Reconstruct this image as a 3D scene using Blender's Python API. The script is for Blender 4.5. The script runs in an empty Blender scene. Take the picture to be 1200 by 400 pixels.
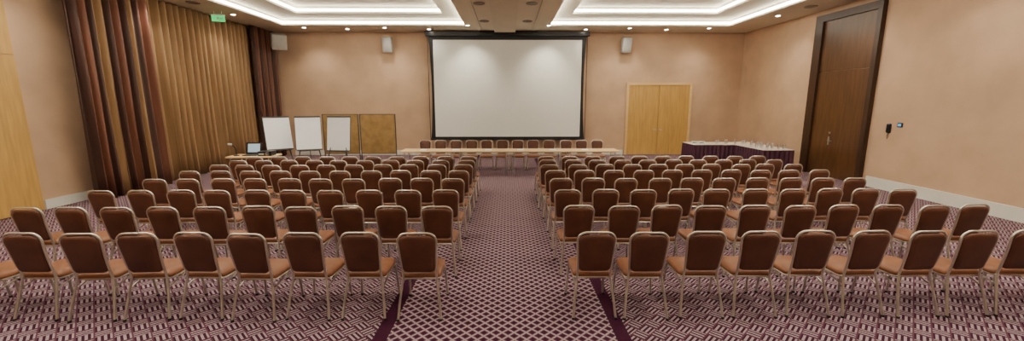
import bpy, math, random
from mathutils import Vector, Matrix
random.seed(7)
scene=bpy.context.scene
COL=scene.collection

# ---------------------------------------------------------------- room constants
XL,XR=-9.7,9.6
YB,YF=17.0,-4.0
HC=4.95
# ---------------------------------------------------------------- node helper
class S:
    def __init__(s,nt,v): s.nt=nt; s.v=v
    def _m(s,op,o=None,clamp=False):
        n=s.nt.nodes.new('ShaderNodeMath'); n.operation=op; n.use_clamp=clamp
        s.nt.links.new(s.v,n.inputs[0])
        if o is not None:
            if isinstance(o,S): s.nt.links.new(o.v,n.inputs[1])
            else: n.inputs[1].default_value=o
        return S(s.nt,n.outputs[0])
    def __add__(s,o): return s._m('ADD',o)
    def __sub__(s,o): return s._m('SUBTRACT',o)
    def __mul__(s,o): return s._m('MULTIPLY',o)
    def lt(s,o): return s._m('LESS_THAN',o)
    def gt(s,o): return s._m('GREATER_THAN',o)
    def fr(s): return s._m('FRACT')
    def fl(s): return s._m('FLOOR')
    def ab(s): return s._m('ABSOLUTE')
    def mod(s,o): return s._m('FLOORED_MODULO',o)
def new_mat(name):
    m=bpy.data.materials.new(name); m.use_nodes=True
    nt=m.node_tree; b=nt.nodes['Principled BSDF']; return m,nt,b
def mixc(nt,f,a,b):
    n=nt.nodes.new('ShaderNodeMix'); n.data_type='RGBA'
    if isinstance(f,S): nt.links.new(f.v,n.inputs[0])
    elif hasattr(f,'links'): nt.links.new(f,n.inputs[0])
    else: n.inputs[0].default_value=f
    for i,c in ((6,a),(7,b)):
        if isinstance(c,tuple): n.inputs[i].default_value=(*c[:3],1)
        else: nt.links.new(c,n.inputs[i])
    return n.outputs[2]
def noise(nt,scale,detail=3,stretch=None,rough=.5):
    g=nt.nodes.new('ShaderNodeNewGeometry'); mp=nt.nodes.new('ShaderNodeMapping')
    nt.links.new(g.outputs['Position'],mp.inputs[0])
    if stretch: mp.inputs['Scale'].default_value=stretch
    n=nt.nodes.new('ShaderNodeTexNoise'); n.inputs['Scale'].default_value=scale
    n.inputs['Detail'].default_value=detail; n.inputs['Roughness'].default_value=rough
    nt.links.new(mp.outputs[0],n.inputs['Vector']); return n.outputs[0]
def ramp(nt,s,lo,hi):
    n=nt.nodes.new('ShaderNodeMapRange'); n.inputs[1].default_value=lo; n.inputs[2].default_value=hi
    nt.links.new(s,n.inputs[0]); return n.outputs[0]
def simple(name,col,rough=.5,metal=0,var=.12,scale=8,stretch=None,bump=0,spec=.5,lo=.3,hi=.7):
    m,nt,b=new_mat(name)
    d=tuple(c*(1-var) for c in col); e=tuple(min(1,c*(1+var)) for c in col)
    nz=noise(nt,scale,4,stretch)
    nt.links.new(mixc(nt,ramp(nt,nz,lo,hi),d,e),b.inputs['Base Color'])
    b.inputs['Roughness'].default_value=rough; b.inputs['Metallic'].default_value=metal
    b.inputs['Specular IOR Level'].default_value=spec
    if bump:
        bn=nt.nodes.new('ShaderNodeBump'); bn.inputs['Strength'].default_value=bump; bn.inputs['Distance'].default_value=.01
        nt.links.new(nz,bn.inputs['Height']); nt.links.new(bn.outputs[0],b.inputs['Normal'])
    return m
def emis(name,col,st):
    m,nt,b=new_mat(name); b.inputs['Base Color'].default_value=(*col,1)
    b.inputs['Emission Color'].default_value=(*col,1); b.inputs['Emission Strength'].default_value=st
    return m

M={}
M['wall']=simple('wall_plaster',(.575,.395,.262),.75,var=.09,scale=1.3,bump=.12,spec=.25)
M['ceil']=simple('ceiling_paint',(.66,.62,.49),.8,var=.02,scale=2,spec=.2)
M['beam']=simple('ceiling_beam_paint',(.62,.58,.46),.8,var=.02,scale=2,spec=.2)
M['base']=simple('baseboard_paint',(.78,.78,.71),.5,var=.02)
M['cove']=emis('cove_led',(1,.93,.78),34)
M['lamp']=emis('downlight_lens',(1,.9,.75),50)
M['chrome']=simple('champagne_metal',(.62,.58,.49),.30,metal=.8,var=.05)
M['steel']=simple('brushed_steel',(.5,.5,.5),.3,metal=.9,var=.05)
M['leather']=simple('brown_upholstery',(.105,.037,.019),.48,var=.2,scale=6,spec=.35)
M['seatl']=simple('tan_brown_seat_upholstery',(.215,.082,.036),.48,var=.15,scale=6,spec=.4)
M['lwood']=simple('light_oak',(.56,.335,.095),.42,var=.13,scale=3,stretch=(6,6,.5))
M['twood']=simple('table_oak',(.72,.50,.24),.4,var=.08,scale=3,stretch=(.6,6,6))
M['dwood']=simple('dark_walnut',(.042,.018,.009),.4,var=.3,scale=3,stretch=(5,5,.5))
M['dwood2']=simple('walnut_panel',(.095,.042,.016),.35,var=.25,scale=3,stretch=(5,5,.5))
M['black']=simple('black_fabric',(.006,.006,.008),.6,var=.2)
M['blackp']=simple('black_plastic',(.010,.010,.012),.35,var=.2)
M['screen']=simple('projection_fabric',(.84,.86,.82),.8,var=.01,spec=.15)
M['paper']=simple('white_paper',(.90,.93,.97),.7,var=.01,spec=.2)
M['kraft']=simple('kraft_pinboard',(.32,.20,.075),.85,var=.18,scale=5,spec=.2)
M['whitep']=simple('white_plastic',(.70,.68,.62),.4,var=.02)
M['greyp']=simple('grey_speaker',(.42,.42,.39),.5,var=.05)
M['dgrey']=simple('dark_grey_metal',(.05,.05,.05),.4,var=.1)
M['gold']=simple('gold_curtain',(.33,.20,.095),.55,var=.12,scale=3,stretch=(3,3,.3),spec=.35)
M['brownc']=simple('brown_curtain',(.075,.033,.024),.5,var=.12,scale=3,stretch=(3,3,.3),spec=.4)
M['rustc']=simple('rust_curtain',(.21,.085,.052),.5,var=.12,scale=3,stretch=(3,3,.3),spec=.4)
M['plum']=simple('plum_tablecloth',(.055,.009,.028),.6,var=.2,scale=5)
M['cloth']=simple('cream_tabletop_cloth',(.60,.54,.46),.6,var=.04)
M['green']=emis('exit_green',(.03,.6,.15),1.2)
M['blue']=emis('lcd_blue',(.05,.35,.7),1.0)
M['lcd']=emis('laptop_screen',(.35,.5,.6),.5)
M['vent']=simple('vent_metal',(.26,.24,.20),.5,var=.1)
mg,nt,b=new_mat('clear_glass'); b.inputs['Base Color'].default_value=(.95,.97,1,1)
b.inputs['Roughness'].default_value=.03; b.inputs['Transmission Weight'].default_value=.9; b.inputs['IOR'].default_value=1.3
M['glass']=mg

# carpet
m,nt,b=new_mat('patterned_carpet')
g=nt.nodes.new('ShaderNodeNewGeometry'); sx=nt.nodes.new('ShaderNodeSeparateXYZ')
nt.links.new(g.outputs['Position'],sx.inputs[0])
x=S(nt,sx.outputs[0]); y=S(nt,sx.outputs[1])
DK=(.050,.010,.028); MD=(.115,.043,.070); LT=(.385,.295,.325)
u=(x+y)*(1/.185); v=(x-y)*(1/.185)
par=(u.fl()+v.fl()).mod(2.0)
sel=u*par+v*(par*-1+1)
st=(sel*3).fr()
light=st.gt(.50)
c1=mixc(nt,light,DK,LT)
edge=((u.fr()-.5).ab().gt(.45)+(v.fr()-.5).ab().gt(.45)).gt(.5)
c1=mixc(nt,edge,c1,MD)
# aisle
pu=x*(1/.118); pv=y*(1/.118)
d=(pu.fr()-.5).ab()+(pv.fr()-.5).ab()
c2=mixc(nt,(d-.5).ab().lt(.115),MD,LT)
dots=d.lt(.26)+d.gt(.74)
c2=mixc(nt,dots,c2,DK)
ax=(x+.06).ab()
cc=mixc(nt,ax.lt(1.24),c1,DK)
cc=mixc(nt,ax.lt(1.10),cc,c2)
nz=noise(nt,60,2)
cc2=mixc(nt,ramp(nt,nz,.3,.7),(.8,.8,.8),(1.1,1.1,1.1))
mm=nt.nodes.new('ShaderNodeMix'); mm.data_type='RGBA'; mm.blend_type='MULTIPLY'; mm.inputs[0].default_value=1
nt.links.new(cc,mm.inputs[6]); nt.links.new(cc2,mm.inputs[7])
nt.links.new(mm.outputs[2],b.inputs['Base Color']); b.inputs['Roughness'].default_value=.95; b.inputs['Specular IOR Level'].default_value=.1
M['carpet']=m

# ---------------------------------------------------------------- mesh builder
def rrect(w,h,rs,n=5):
    pts=[]
    cs=[(w/2,h/2,0),(-w/2,h/2,90),(-w/2,-h/2,180),(w/2,-h/2,270)]
    for (cx,cy,a0),r in zip(cs,rs):
        r=max(r,.001); ox=cx-math.copysign(r,cx); oy=cy-math.copysign(r,cy)
        for i in range(n+1):
            a=math.radians(a0+90*i/n); pts.append((ox+r*math.cos(a),oy+r*math.sin(a)))
    return pts
class MB:
    def __init__(s): s.v=[];s.f=[];s.m=[];s.sm=[];s.mats=[]
    def mi(s,k):
        if k not in s.mats: s.mats.append(k)
        return s.mats.index(k)
    def add(s,vs,fs,mat,smooth=False,T=None):
        o=len(s.v)
        for p in vs:
            p=Vector(p)
            if T is not None: p=T@p
            s.v.append(p)
        k=s.mi(mat)
        for f in fs: s.f.append([i+o for i in f]); s.m.append(k); s.sm.append(smooth)
    def box(s,a,b_,mat,T=None):
        x0,y0,z0=a;x1,y1,z1=b_
        vs=[(x0,y0,z0),(x1,y0,z0),(x1,y1,z0),(x0,y1,z0),(x0,y0,z1),(x1,y0,z1),(x1,y1,z1),(x0,y1,z1)]
        s.add(vs,[(3,2,1,0),(4,5,6,7),(0,1,5,4),(1,2,6,5),(2,3,7,6),(3,0,4,7)],mat,False,T)
    def tube(s,pts,r,mat,seg=8,closed=False,T=None):
        pts=[Vector(p) for p in pts]; n=len(pts); vs=[];fs=[]
        up=None
        for i,p in enumerate(pts):
            if closed: t=(pts[(i+1)%n]-pts[i-1]).normalized()
            else: t=(pts[min(i+1,n-1)]-pts[max(i-1,0)]).normalized()
            if up is None:
                up=Vector((0,0,1)) if abs(t.z)<.9 else Vector((0,1,0))
            a=t.cross(up); 
            if a.length<1e-4: a=t.cross(Vector((1,0,0)))
            a.normalize(); bb=a.cross(t).normalized(); up=bb
            for j in range(seg):
                an=2*math.pi*j/seg; vs.append(p+a*r*math.cos(an)+bb*r*math.sin(an))
        R=n if closed else n-1
        for i in range(R):
            for j in range(seg):
                i2=(i+1)%n; j2=(j+1)%seg
                fs.append((i*seg+j,i2*seg+j,i2*seg+j2,i*seg+j2))
        if not closed:
            fs.append(tuple(range(seg))); fs.append(tuple(reversed(range((n-1)*seg,n*seg))))
        s.add(vs,fs,mat,True,T)
    def slab(s,w,h,rs,rings,mp,mat,T=None,n=5):
        vs=[];fs=[];k=None
        for ins,dep in rings:
            pts=rrect(w-2*ins,h-2*ins,[max(r-ins,.002) for r in rs],n); k=len(pts)
            vs+= [mp(a,c,dep) for a,c in pts]
        for i in range(len(rings)-1):
            for j in range(k):
                fs.append((i*k+j,i*k+(j+1)%k,(i+1)*k+(j+1)%k,(i+1)*k+j))
        fs.append(tuple(reversed(range(k)))); fs.append(tuple(range((len(rings)-1)*k,len(rings)*k)))
        s.add(vs,fs,mat,True,T)
    def cyl(s,c,r,h,mat,seg=16,r2=None,T=None):
        r2=r if r2 is None else r2
        vs=[(c[0]+r*math.cos(2*math.pi*j/seg),c[1]+r*math.sin(2*math.pi*j/seg),c[2]) for j in range(seg)]
        vs+=[(c[0]+r2*math.cos(2*math.pi*j/seg),c[1]+r2*math.sin(2*math.pi*j/seg),c[2]+h) for j in range(seg)]
        fs=[(j,(j+1)%seg,seg+(j+1)%seg,seg+j) for j in range(seg)]+[tuple(reversed(range(seg))),tuple(range(seg,2*seg))]
        s.add(vs,fs,mat,False,T)
    def mesh(s,name):
        me=bpy.data.meshes.new(name); me.from_pydata([tuple(v) for v in s.v],[],s.f)
        for k in s.mats: me.materials.append(M[k])
        me.polygons.foreach_set('material_index',s.m); me.polygons.foreach_set('use_smooth',s.sm)
        me.update(); 
        try: me.set_sharp_from_angle(angle=math.radians(50))
        except Exception: pass
        return me
    def obj(s,name,loc=(0,0,0),rz=0):
        o=bpy.data.objects.new(name,s.mesh(name)); COL.objects.link(o); o.location=loc; o.rotation_euler=(0,0,rz); return o
def inst(name,me,loc,rz=0):
    o=bpy.data.objects.new(name,me); COL.objects.link(o); o.location=loc; o.rotation_euler=(0,0,rz); return o

# ---------------------------------------------------------------- shell
def boxobj(name,a,b_,mat):
    q=MB(); q.box(a,b_,mat); return q.obj(name)
boxobj('floor',(XL-.2,YF-.2,-.1),(XR+.2,YB+.2,0),'carpet')
boxobj('wall_back',(XL-.2,YB,0),(XR+.2,YB+.2,5.6),'wall')
boxobj('wall_left',(XL-.2,YF,0),(XL,YB,5.6),'wall')
boxobj('wall_right',(XR,YF,0),(XR+.2,YB,5.6),'wall')
boxobj('wall_front',(XL-.2,YF-.2,0),(XR+.2,YF,5.6),'wall')
boxobj('baseboard_right',(XR-.03,YF+.01,0),(XR,10.55,.27),'base')
boxobj('baseboard_left',(XL,8.35,0),(XL+.03,9.6,.2),'base')
q=MB(); q.box((-8.9,YB-.03,0),(4.85,YB,.2),'base'); q.box((7.7,YB-.03,0),(XR-.03,YB,.2),'base'); q.obj('baseboard_back')

# ceiling
q=MB(); z0=HC; z1=HC+.20; z2=HC+.42; 
T0,T1=2.0,15.45
XT=8.15; XI=1.55
q.box((XL-.2,YF-.2,z0),(-XT,YB,z1),'ceil'); q.box((XT,YF-.2,z0),(XR+.2,YB,z1),'ceil')
q.box((-XI,YF-.2,z0),(XI,YB,z1),'ceil')
for sgn in (-1,1):
    a,b2=(XI,XT) if sgn>0 else (-XT,-XI)
    q.box((a,T1,z0),(b2,YB,z1),'ceil'); q.box((a,YF-.2,z0),(b2,T0,z1),'ceil')
    ia,ib=(XI+.65,XT-1.05) if sgn>0 else (-XT+1.05,-XI-.65)
    q.box((a-.2,T0-.2,z1),(ia,T1+.2,z2),'ceil'); q.box((ib,T0-.2,z1),(b2+.2,T1+.2,z2),'ceil')
    q.box((ia,T1-1.05,z1),(ib,T1+.2,z2),'ceil'); q.box((ia,T0-.2,z1),(ib,T0+1.0,z2),'ceil')
    q.box((a-.3,T0-.3,z2),(b2+.3,T1+.3,z2+.1),'ceil')
q.obj('ceiling')
q=MB()
for sgn in (-1,1):
    a,b2=(XI,XT) if sgn>0 else (-XT,-XI)
    ia,ib=(XI+.65,XT-1.05) if sgn>0 else (-XT+1.05,-XI-.65)
    for (xa,xb,ya,yb,zb,zt) in ((a,b2,T0,T1,z0+.06,z0+.13),(ia,ib,T0+1.0,T1-1.05,z1+.07,z1+.14)):
        t=.015
        q.box((xa,yb-t,zb),(xb,yb,zt),'cove'); q.box((xa,ya,zb),(xb,ya+t,zt),'cove')
        q.box((xa,ya+t,zb),(xa+t,yb-t,zt),'cove'); q.box((xb-t,ya+t,zb),(xb,yb-t,zt),'cove')
q.obj('cove_light_strips')
q=MB(); q.box((-.50,YF+.01,HC-.12),(.30,16.2,HC),'beam')
q.box((-1.1,YF+.01,HC-.05),(-1.0,16.2,HC),'beam'); q.box((.95,YF+.01,HC-.05),(1.05,16.2,HC),'beam')
q.obj('ceiling_beam')

# downlights
def downlight(x_,y_,z_=HC,power=60,angle=110,tilt=0,blend=.9):
    q=MB(); q.cyl((0,0,-.012),.085,.012,'whitep',20); q.cyl((0,0,-.016),.06,.004,'lamp',20)
    o=q.obj('ceiling_downlight',(x_,y_,z_))
    L=bpy.data.lights.new('downlight_bulb','SPOT'); L.energy=power; L.color=(1,.89,.73)
    L.spot_size=math.radians(angle); L.spot_blend=blend; L.shadow_soft_size=.07
    lo=bpy.data.objects.new('bulb',L); COL.objects.link(lo); lo.parent=o; lo.location=(0,0,-.05); lo.rotation_euler=(tilt,0,0)
for X in (-7.6,-4.6,4.6,7.6): downlight(X,15.9,power=120,angle=95,tilt=math.radians(20),blend=1)
for X in (-1.45,1.5): downlight(X,15.4,power=210,angle=80,tilt=math.radians(30),blend=1)
for X in (-6.1,-3.0,3.0,6.1): downlight(X,16.2,power=25)
for X in (-8.7,8.7):
    for Y in (13.6,11.0,8.2,5.2,2): downlight(X,Y,power=110,angle=120)
for X in (-5.9,-3.2,3.2,5.9):
    for Y in (12.6,8.5,4.5): downlight(X,Y,z2,power=240,angle=105)
for X in (-5,0,5):
    for Y in (1,-2): downlight(X,Y,HC if X else HC-.12,power=230,angle=130)

# round vents
for X,Y in ((-8.75,12.0),(-.8,12.0),(.68,12.0),(-.8,14.6),(.68,14.6),(8.8,12.3)):
    q=MB()
    for r in (.16,.12,.08,.04): q.tube([(r*math.cos(a*math.pi/10),r*math.sin(a*math.pi/10),-.012) for a in range(20)],.012,'vent',6,closed=True)
    q.cyl((0,0,-.008),.15,.008,'blackp',20)
    q.obj('ceiling_vent',(X,Y,HC))

# ---------------------------------------------------------------- curtains
def curtain(name,ya,yb,xc,pitch,amp,mats,seed):
    r=random.Random(seed); q=MB(); n=int((yb-ya)/pitch); per=10
    zs=[.015,.6,1.6,2.8,3.9,HC-.02]
    ph=[r.uniform(.5,1.35) for _ in range(n+2)]
    N=n*per; rows=[]
    for zi,z in enumerate(zs):
        row=[]
        for i in range(N+1):
            t=i/per; k=min(int(t),n); fb=t-k
            a=amp*(ph[k]*(1-fb)+ph[k+1]*fb)*(1.0-.2*(z/HC))
            yy=ya+(yb-ya)*i/N+ .03*math.sin(2*math.pi*t*1+z+ph[k]*3)*(1-z/HC)
            c=math.cos(2*math.pi*t)
            xx=xc+a*(abs(c)**.75*math.copysign(1,c))
            row.append((xx,yy,z))
        rows.append(row)
    for k in range(n):
        vs=[];fs=[]
        for row in rows: vs+=row[k*per:(k+1)*per+1]
        w=per+1
        for zi in range(len(zs)-1):
            for i in range(per): fs.append((zi*w+i,zi*w+i+1,(zi+1)*w+i+1,(zi+1)*w+i))
        q.add(vs,fs,mats[k%len(mats)],True)
    o=q.obj(name)
    md=o.modifiers.new('thick','SOLIDIFY'); md.thickness=.006
curtain('brown_striped_curtain',8.95,10.9,XL+.47,.19,.10,['brownc','rustc','brownc','gold'],1)
curtain('gold_curtain',10.6,15.4,XL+.21,.24,.13,['gold'],2)
curtain('brown_striped_curtain',15.3,16.85,XL+.42,.19,.09,['brownc','rustc'],3)
boxobj('trim_curtain_rail',(XL+.02,8.9,HC-.06),(XL+.12,16.9,HC),'whitep')

# ---------------------------------------------------------------- left oak panels
q=MB()
for i in range(4):
    ya=2.3+i*1.5; 
    q.box((XL,ya,.02),(XL+.05,ya+1.49,3.12),'lwood'); q.box((XL,ya,3.135),(XL+.05,ya+1.49,HC-.01),'lwood')
q.box((XL+.05,6.85,1.0),(XL+.10,6.88,1.3),'blackp')
q.obj('door_1')

# back door (double leaf light oak)
q=MB(); xa,xb,zt=4.9,7.62,2.98
q.box((xa,YB-.06,0),(xa+.10,YB,zt),'twood'); q.box((xb-.10,YB-.06,0),(xb,YB,zt),'twood'); q.box((xa+.1,YB-.06,zt-.10),(xb-.1,YB,zt),'twood')
q.box((xa+.10,YB-.035,.01),(6.252,YB,zt-.1),'lwood'); q.box((6.268,YB-.035,.01),(xb-.1,YB,zt-.1),'lwood')
for sx_ in (6.18,6.34):
    q.cyl((sx_,YB-.06,1.03),.02,.06,'steel',10); q.tube([(sx_,YB-.08,1.05),(sx_+(-.12 if sx_<6.26 else .12),YB-.08,1.05)],.01,'steel')
q.obj('door_2')

# dark door on right wall
q=MB(); ya,yb,zt=10.68,12.95,4.78
q.box((XR-.12,ya,0),(XR,ya+.14,zt),'dwood'); q.box((XR-.12,yb-.3,0),(XR,yb,zt),'dwood'); q.box((XR-.12,ya+.14,zt-.2),(XR,yb-.3,zt),'dwood')
q.box((XR-.05,ya+.14,.01),(XR,yb-.3,3.1),'dwood2'); q.box((XR-.05,ya+.14,3.12),(XR,yb-.3,zt-.2),'dwood2')
q.box((XR-.07,11.9,.95),(XR-.05,11.96,1.2),'steel'); q.tube([(XR-.10,11.93,1.08),(XR-.10,11.78,1.08)],.012,'steel'); q.tube([(XR-.10,11.93,1.08),(XR-.05,11.93,1.08)],.01,'steel')
q.box((XR-.07,11.9,1.28),(XR-.05,11.96,1.34),'steel')
q.obj('door_3')

# thermostat + wall phone
q=MB(); q.slab(.13,.11,[.015]*4,[(.004,0),(0,.004),(0,.02),(.006,.026)],lambda a,c,d_:(XR-d_,9.85+a,1.66+c),'blackp'); q.box((XR-.03,9.81,1.63),(XR-.025,9.89,1.69),'blue'); q.obj('wall_thermostat')
q=MB(); q.slab(.09,.24,[.03]*4,[(.004,0),(0,.004),(0,.03),(.01,.05)],lambda a,c,d_:(XR-d_,10.12+a,1.56+c),'blackp')
q.slab(.05,.21,[.02]*4,[(.004,.05),(0,.055),(0,.075),(.01,.085)],lambda a,c,d_:(XR-d_,10.12+a,1.57+c),'blackp')
q.box((XR-.056,10.09,1.65),(XR-.05,10.15,1.67),'blue')
q.tube([(XR-.03,10.12,1.45),(XR-.04,10.13,1.36),(XR-.04,10.11,1.30),(XR-.03,10.10,1.36),(XR-.02,10.11,1.46)],.006,'blackp')
q.obj('wall_phone')

# ---------------------------------------------------------------- projection screen
q=MB(); Y=16.55; zb,zt=.70,4.74; W=3.12
N=14
vs=[];fs=[]
for i in range(N+1):
    z=zb+(zt-zb)*i/N; e=W-.09*math.sin(math.pi*i/N)**.6 if 0<i<N else W
    vs+=[(-e,Y,z),(e,Y,z),(e,Y+.012,z),(-e,Y+.012,z)]
for i in range(N):
    a=i*4
    for j in range(4): fs.append((a+j,a+(j+1)%4,a+4+(j+1)%4,a+4+j))
fs+= [(3,2,1,0),(N*4,N*4+1,N*4+2,N*4+3)]
q.add(vs,fs,'black')
q.box((-2.93,Y-.006,.80),(2.93,Y,4.60),'screen')
q.box((-W-.02,Y-.03,.66),(W+.02,Y+.03,.71),'blackp')
q.box((-W-.1,Y-.09,4.74),(W+.1,Y+.10,4.90),'blackp')
for sx_ in (-W-.02,W+.02): q.tube([(sx_,Y,.70+4.04*i/8) for i in range(9)],.012,'blackp',6)
q.box((-1.1,Y-.12,4.86),(1.2,Y+.1,HC-.01),'blackp')
q.obj('projection_screen')

# speakers
def speaker(name,loc,rz,w=.36,h=.58,dp=.30,tilt=.25):
    q=MB(); T=Matrix.Rotation(tilt,4,'X')
    q.slab(w,h,[.03]*4,[(.015,-dp),(0,-dp+.02),(0,-.03),(.02,0)],lambda a,c,d_:(a,d_,c),'greyp',T)
    q.slab(w*.88,h*.9,[.02]*4,[(.003,-dp-.006),(0,-dp-.003),(0,-dp)],lambda a,c,d_:(a,d_,c),'greyp',T)
    q.box((-.04,-.02,-.05),(.04,.12,.05),'steel'); q.tube([(0,.05,0),(0,.1,.02),(0,.15,.02)],.025,'steel')
    q.obj(name,loc,rz)
speaker('wall_speaker',(-4.75,YB-.16,4.48),0); speaker('wall_speaker',(4.72,YB-.16,4.48),0)
speaker('wall_speaker',(-8.72,16.1,4.5),math.radians(35),.50,.55,.4,.3)
q=MB(); q.box((-.17,-.015,-.09),(.17,.015,.09),'green'); q.box((-.18,-.02,.09),(.18,.02,.12),'whitep')
q.box((-.03,-.018,-.05),(.02,-.014,.05),'whitep'); q.box((.05,-.018,-.02),(.13,-.014,.02),'whitep')
q.tube([(-.1,0,.1),(-.1,0,.23)],.006,'steel'); q.tube([(.1,0,.1),(.1,0,.23)],.006,'steel')
q.obj('exit_sign',(-8.78,13.0,HC-.24),math.radians(20))

# ---------------------------------------------------------------- banquet chair
def lean(z):
    t=max(0,(z-.45))/.48
    return -.205-.085*t-.01*math.sin(math.pi*t)
def hwid(z):
    t=min(1,max(0,(z-.44)/.42)); return .168+.026*t
q=MB()
zc=.705; hh=.42; ww=.375
def mpb(a,c,d_):
    z=zc+c
    k=(hwid(z)-.006)/(ww/2)
    return (a*k,lean(z)+d_-.018*(1-(2*a/ww)**2),z)
q.slab(ww,hh,[.085,.085,.05,.05],[(.05,-.026),(.018,-.022),(.004,-.013),(0,0),(.006,.014),(.02,.026),(.06,.034)],mpb,'leather',n=6)
path=[(-.222,-.315,.0),(-.208,-.275,.16),(-.186,-.228,.34),(-.173,-.207,.44)]
for z in (.50,.58,.66,.74,.80,.845): path.append((-hwid(z),lean(z),z))
R=.09
for i in range(1,7):
    a=math.radians(180-90*i/6); path.append((-hwid(.86)+R+R*math.cos(a),lean(.845+R*math.sin(a)),.845+R*math.sin(a)))
path2=[(-p[0],p[1],p[2]) for p in reversed(path)]
q.tube(path+path2,.0125,'chrome',8)
def mps(a,c,d_): return (a,c+.02,.445+d_)
q.slab(.435,.45,[.09,.09,.05,.05],[(.03,-.028),(.004,-.02),(0,-.004),(.006,.014),(.025,.028),(.07,.037),(.13,.040)],mps,'seatl',n=6)
fr=[(a*1.0,c+.02,.412) for a,c in rrect(.40,.42,[.07,.07,.04,.04],4)]
q.tube(fr,.011,'chrome',6,closed=True)
for sx_ in (-1,1):
    q.tube([(sx_*.197,.19,.412),(sx_*.203,.215,.33),(sx_*.212,.235,.15),(sx_*.22,.245,0)],.0125,'chrome',8)
    q.tube([(sx_*.18,-.21,.42),(sx_*.19,-.1,.412),(sx_*.197,.16,.412)],.012,'chrome',6)
    q.tube([(sx_*.189,-.232,.32),(sx_*.195,-.10,.36),(sx_*.198,.05,.402)],.008,'chrome',6)
    q.cyl((sx_*.222,-.315,0),.017,.02,'blackp',10); q.cyl((sx_*.22,.245,0),.017,.02,'blackp',10)
chair=q.mesh('banquet_chair')
rows=[4.22,5.25,6.20,7.08,7.88,8.60,9.25,9.85]
for ri,Y in enumerate(rows):
    for side in (-1,1):
        for i in range(10):
            X=side*(.895+.565*i)+(-.02 if side<0 else 0)
            jx=random.uniform(-.02,.02); jy=random.uniform(-.03,.03)
            inst('banquet_chair',chair,(X+jx,Y+jy,0),random.uniform(-.05,.05))
for i in range(12):
    X=-2.78+i*.52+(.0 if i<9 else .06)
    inst('banquet_chair',chair,(X,13.32+random.uniform(-.02,.02),0),math.pi+random.uniform(-.04,.04))

# ---------------------------------------------------------------- head table
for i in range(4):
    q=MB(); w=1.655
    q.slab(w,.70,[.01]*4,[(.003,0),(0,.004),(0,.036),(.003,.04)],lambda a,c,d_:(a,c,.705+d_),'twood')
    for sx_ in (-1,1):
        q.tube([(sx_*(w/2-.12),-.28,.0),(sx_*(w/2-.12),-.28,.69),(sx_*(w/2-.12),.28,.69),(sx_*(w/2-.12),.28,0)],.018,'steel',8)
    q.box((-w/2+.12,-.02,.66),(w/2-.12,.02,.705),'steel')
    q.obj('conference_table',(-2.42+i*1.662,12.5,0))
for X in (-2.6,-1.6,-.6,.4,1.4,2.4):
    q=MB(); q.box((-.105,-.15,0),(.105,.15,.006),'paper'); q.tube([(.13,-.07,.006),(.13,.07,.006)],.005,'blackp',6); q.obj('notepad',(X,12.5,.746),random.uniform(-.1,.1))

# ---------------------------------------------------------------- flip charts
def flip(loc,rz,tilt=-13):
    q=MB(); T=Matrix.Translation((0,0,1.29))@Matrix.Rotation(math.radians(tilt),4,'X')
    q.slab(.72,1.04,[.02]*4,[(.004,.0),(0,.004),(0,.02),(.004,.024)],lambda a,c,d_:(a,d_,c),'dgrey',T)
    q.box((-.345,-.016,-.50),(.345,-.001,.48),'paper',T)
    q.box((-.35,-.03,.47),(.35,.0,.51),'dgrey',T)
    q.box((-.33,-.08,-.54),(.33,-.0,-.515),'dgrey',T)
    for sx_ in (-1,1): q.tube([(sx_*.18,.03,1.2),(sx_*.26,-.10,.76),(sx_*.40,-.28,0)],.018,'dgrey',8)
    q.tube([(0,.14,1.6),(0,.32,.76),(0,.55,0)],.018,'dgrey',8)
    q.tube([(-.26,-.10,.76),(.26,-.10,.76)],.01,'dgrey',6)
    q.obj('flip_chart',loc,rz)
flip((-6.92,12.3,0),math.radians(38),-20); flip((-6.01,12.3,0),math.radians(24),-17); flip((-5.02,12.1,0),math.radians(-5),-9)
def pin(loc,rz):
    q=MB(); w,h=1.2,1.36
    q.box((-w/2+.02,-.012,.46),(w/2-.02,.012,.42+h),'kraft')
    for sx_ in (-1,1):
        q.tube([(sx_*w/2,0,.0+.02),(sx_*w/2,0,.44+h)],.018,'dgrey',8)
        q.tube([(sx_*w/2,-.27,.018),(sx_*w/2,.27,.018)],.018,'dgrey',8)
    q.tube([(-w/2,0,.43+h),(w/2,0,.43+h)],.015,'dgrey',8); q.tube([(-w/2,0,.45),(w/2,0,.45)],.015,'dgrey',8)
    q.obj('pinboard',loc,rz)
pin((-5.70,13.95,0),0); pin((-4.44,13.95,0),0)

# ---------------------------------------------------------------- equipment table with gear
q=MB()
q.slab(1.15,.62,[.02]*4,[(.003,0),(0,.004),(0,.036),(.003,.04)],lambda a,c,d_:(a,c,.76+d_),'twood')
for sx_ in (-1,1):
    q.tube([(sx_*.48,-.25,0),(sx_*.48,-.25,.745),(sx_*.48,.25,.745),(sx_*.48,.25,0)],.018,'steel',8)
q.box((-.48,-.02,.72),(.48,.02,.76),'steel')
q.obj('side_table',(-6.82,10.9,0),math.radians(4))
q=MB(); q.box((-.17,-.14,0),(.17,.14,.12),'blackp')
T=Matrix.Translation((.07,-.14,.06))@Matrix.Rotation(math.pi/2,4,'X'); q.cyl((0,0,0),.045,.03,'steel',16,T=T)
q.box((-.15,-.145,.03),(-.02,-.14,.07),'greyp'); q.obj('video_projector',(-6.46,10.87,.801),.1)
q=MB(); q.box((-.18,-.12,0),(.18,.12,.02),'blackp'); T=Matrix.Translation((0,.12,.02))@Matrix.Rotation(math.radians(-15),4,'X')
q.box((-.20,0,0),(.20,.012,.32),'blackp',T); q.box((-.155,-.002,.05),(.155,0,.28),'lcd',T); q.obj('laptop',(-6.88,10.87,.801),.1)
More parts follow.
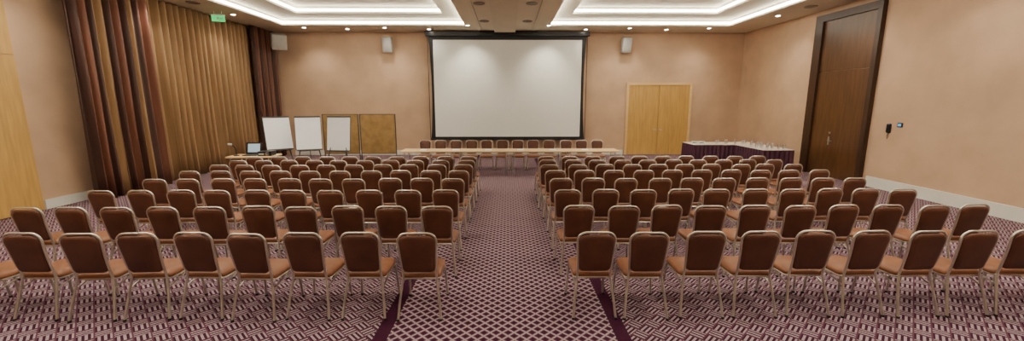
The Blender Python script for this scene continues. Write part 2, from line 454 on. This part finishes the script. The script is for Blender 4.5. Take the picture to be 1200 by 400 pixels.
q=MB(); q.cyl((0,0,0),.07,.02,'blackp'); q.tube([(0,0,.02),(0,0,.15),(-.02,-.02,.24),(-.06,-.05,.30)],.012,'blackp'); q.tube([(-.06,-.05,.30),(-.14,-.09,.31)],.032,'greyp'); q.obj('gooseneck_lamp',(-7.22,10.78,.801))

# ---------------------------------------------------------------- buffet tables with plum cloth
def skirt(q,pts,ztop):
    n=len(pts); outer=[]
    for i in range(n):
        a=Vector(pts[i]); b2=Vector(pts[(i+1)%n]); dv=b2-a; Ln=dv.length; t=dv/Ln; nr=Vector((t.y,-t.x))
        k=max(4,int(Ln/.035)); k-=k%2
        for j in range(k):
            p=a+t*Ln*j/k; w=.014*math.sin(j*math.pi/2) if 0<j else 0
            outer.append((p+nr*(w+.006),p+nr*(w*1.8+.02)))
    m_=len(outer); vs=[(a.x,a.y,ztop) for a,_ in outer]+[(b2.x,b2.y,.01) for _,b2 in outer]
    q.add(vs,[(j,(j+1)%m_,m_+(j+1)%m_,m_+j) for j in range(m_)],'plum',True)
q=MB(); Lp=[(6.25,13.5),(7.65,13.5),(7.65,12.0),(8.6,12.0),(8.6,14.4),(6.25,14.4)]
skirt(q,Lp,.775)
vs=[(a,c,.775) for a,c in Lp]+[(a,c,.79) for a,c in Lp]
q.add(vs,[tuple(reversed(range(6))),tuple(range(6,12))]+[(j,(j+1)%6,6+(j+1)%6,6+j) for j in range(6)],'cloth')
q.obj('buffet_table')
q=MB(); r=random.Random(3)
for i in range(28):
    if i<10: cx,cy=7.1+.15*i+r.uniform(-.03,.03),13.65+.2*(i%2)
    else: cx,cy=7.85+.17*(i%4)+r.uniform(-.03,.03),12.15+.26*((i-10)//4)+r.uniform(-.03,.03)
    q.cyl((cx,cy,.791),.032,.14,'glass',12,r2=.038)
q.obj('drinking_glasses')
q=MB()
for cx,cy in ((6.5,14.0),(6.75,14.0)):
    for k in range(4): q.cyl((cx,cy,.791+.014*k),.07,.012,'paper',20,r2=.11)
q.obj('plates')

# ---------------------------------------------------------------- world / camera
w=bpy.data.worlds.new('world'); scene.world=w; w.use_nodes=True
w.node_tree.nodes['Background'].inputs[0].default_value=(.6,.5,.4,1); w.node_tree.nodes['Background'].inputs[1].default_value=.3
cam=bpy.data.cameras.new('camera'); co=bpy.data.objects.new('camera',cam); COL.objects.link(co)
cam.sensor_width=36; cam.lens=14.25; co.location=(0,0,2.25)
co.rotation_euler=(math.radians(90-9.79),0,math.radians(-.6))
cam.clip_start=.05; cam.clip_end=100
scene.camera=co
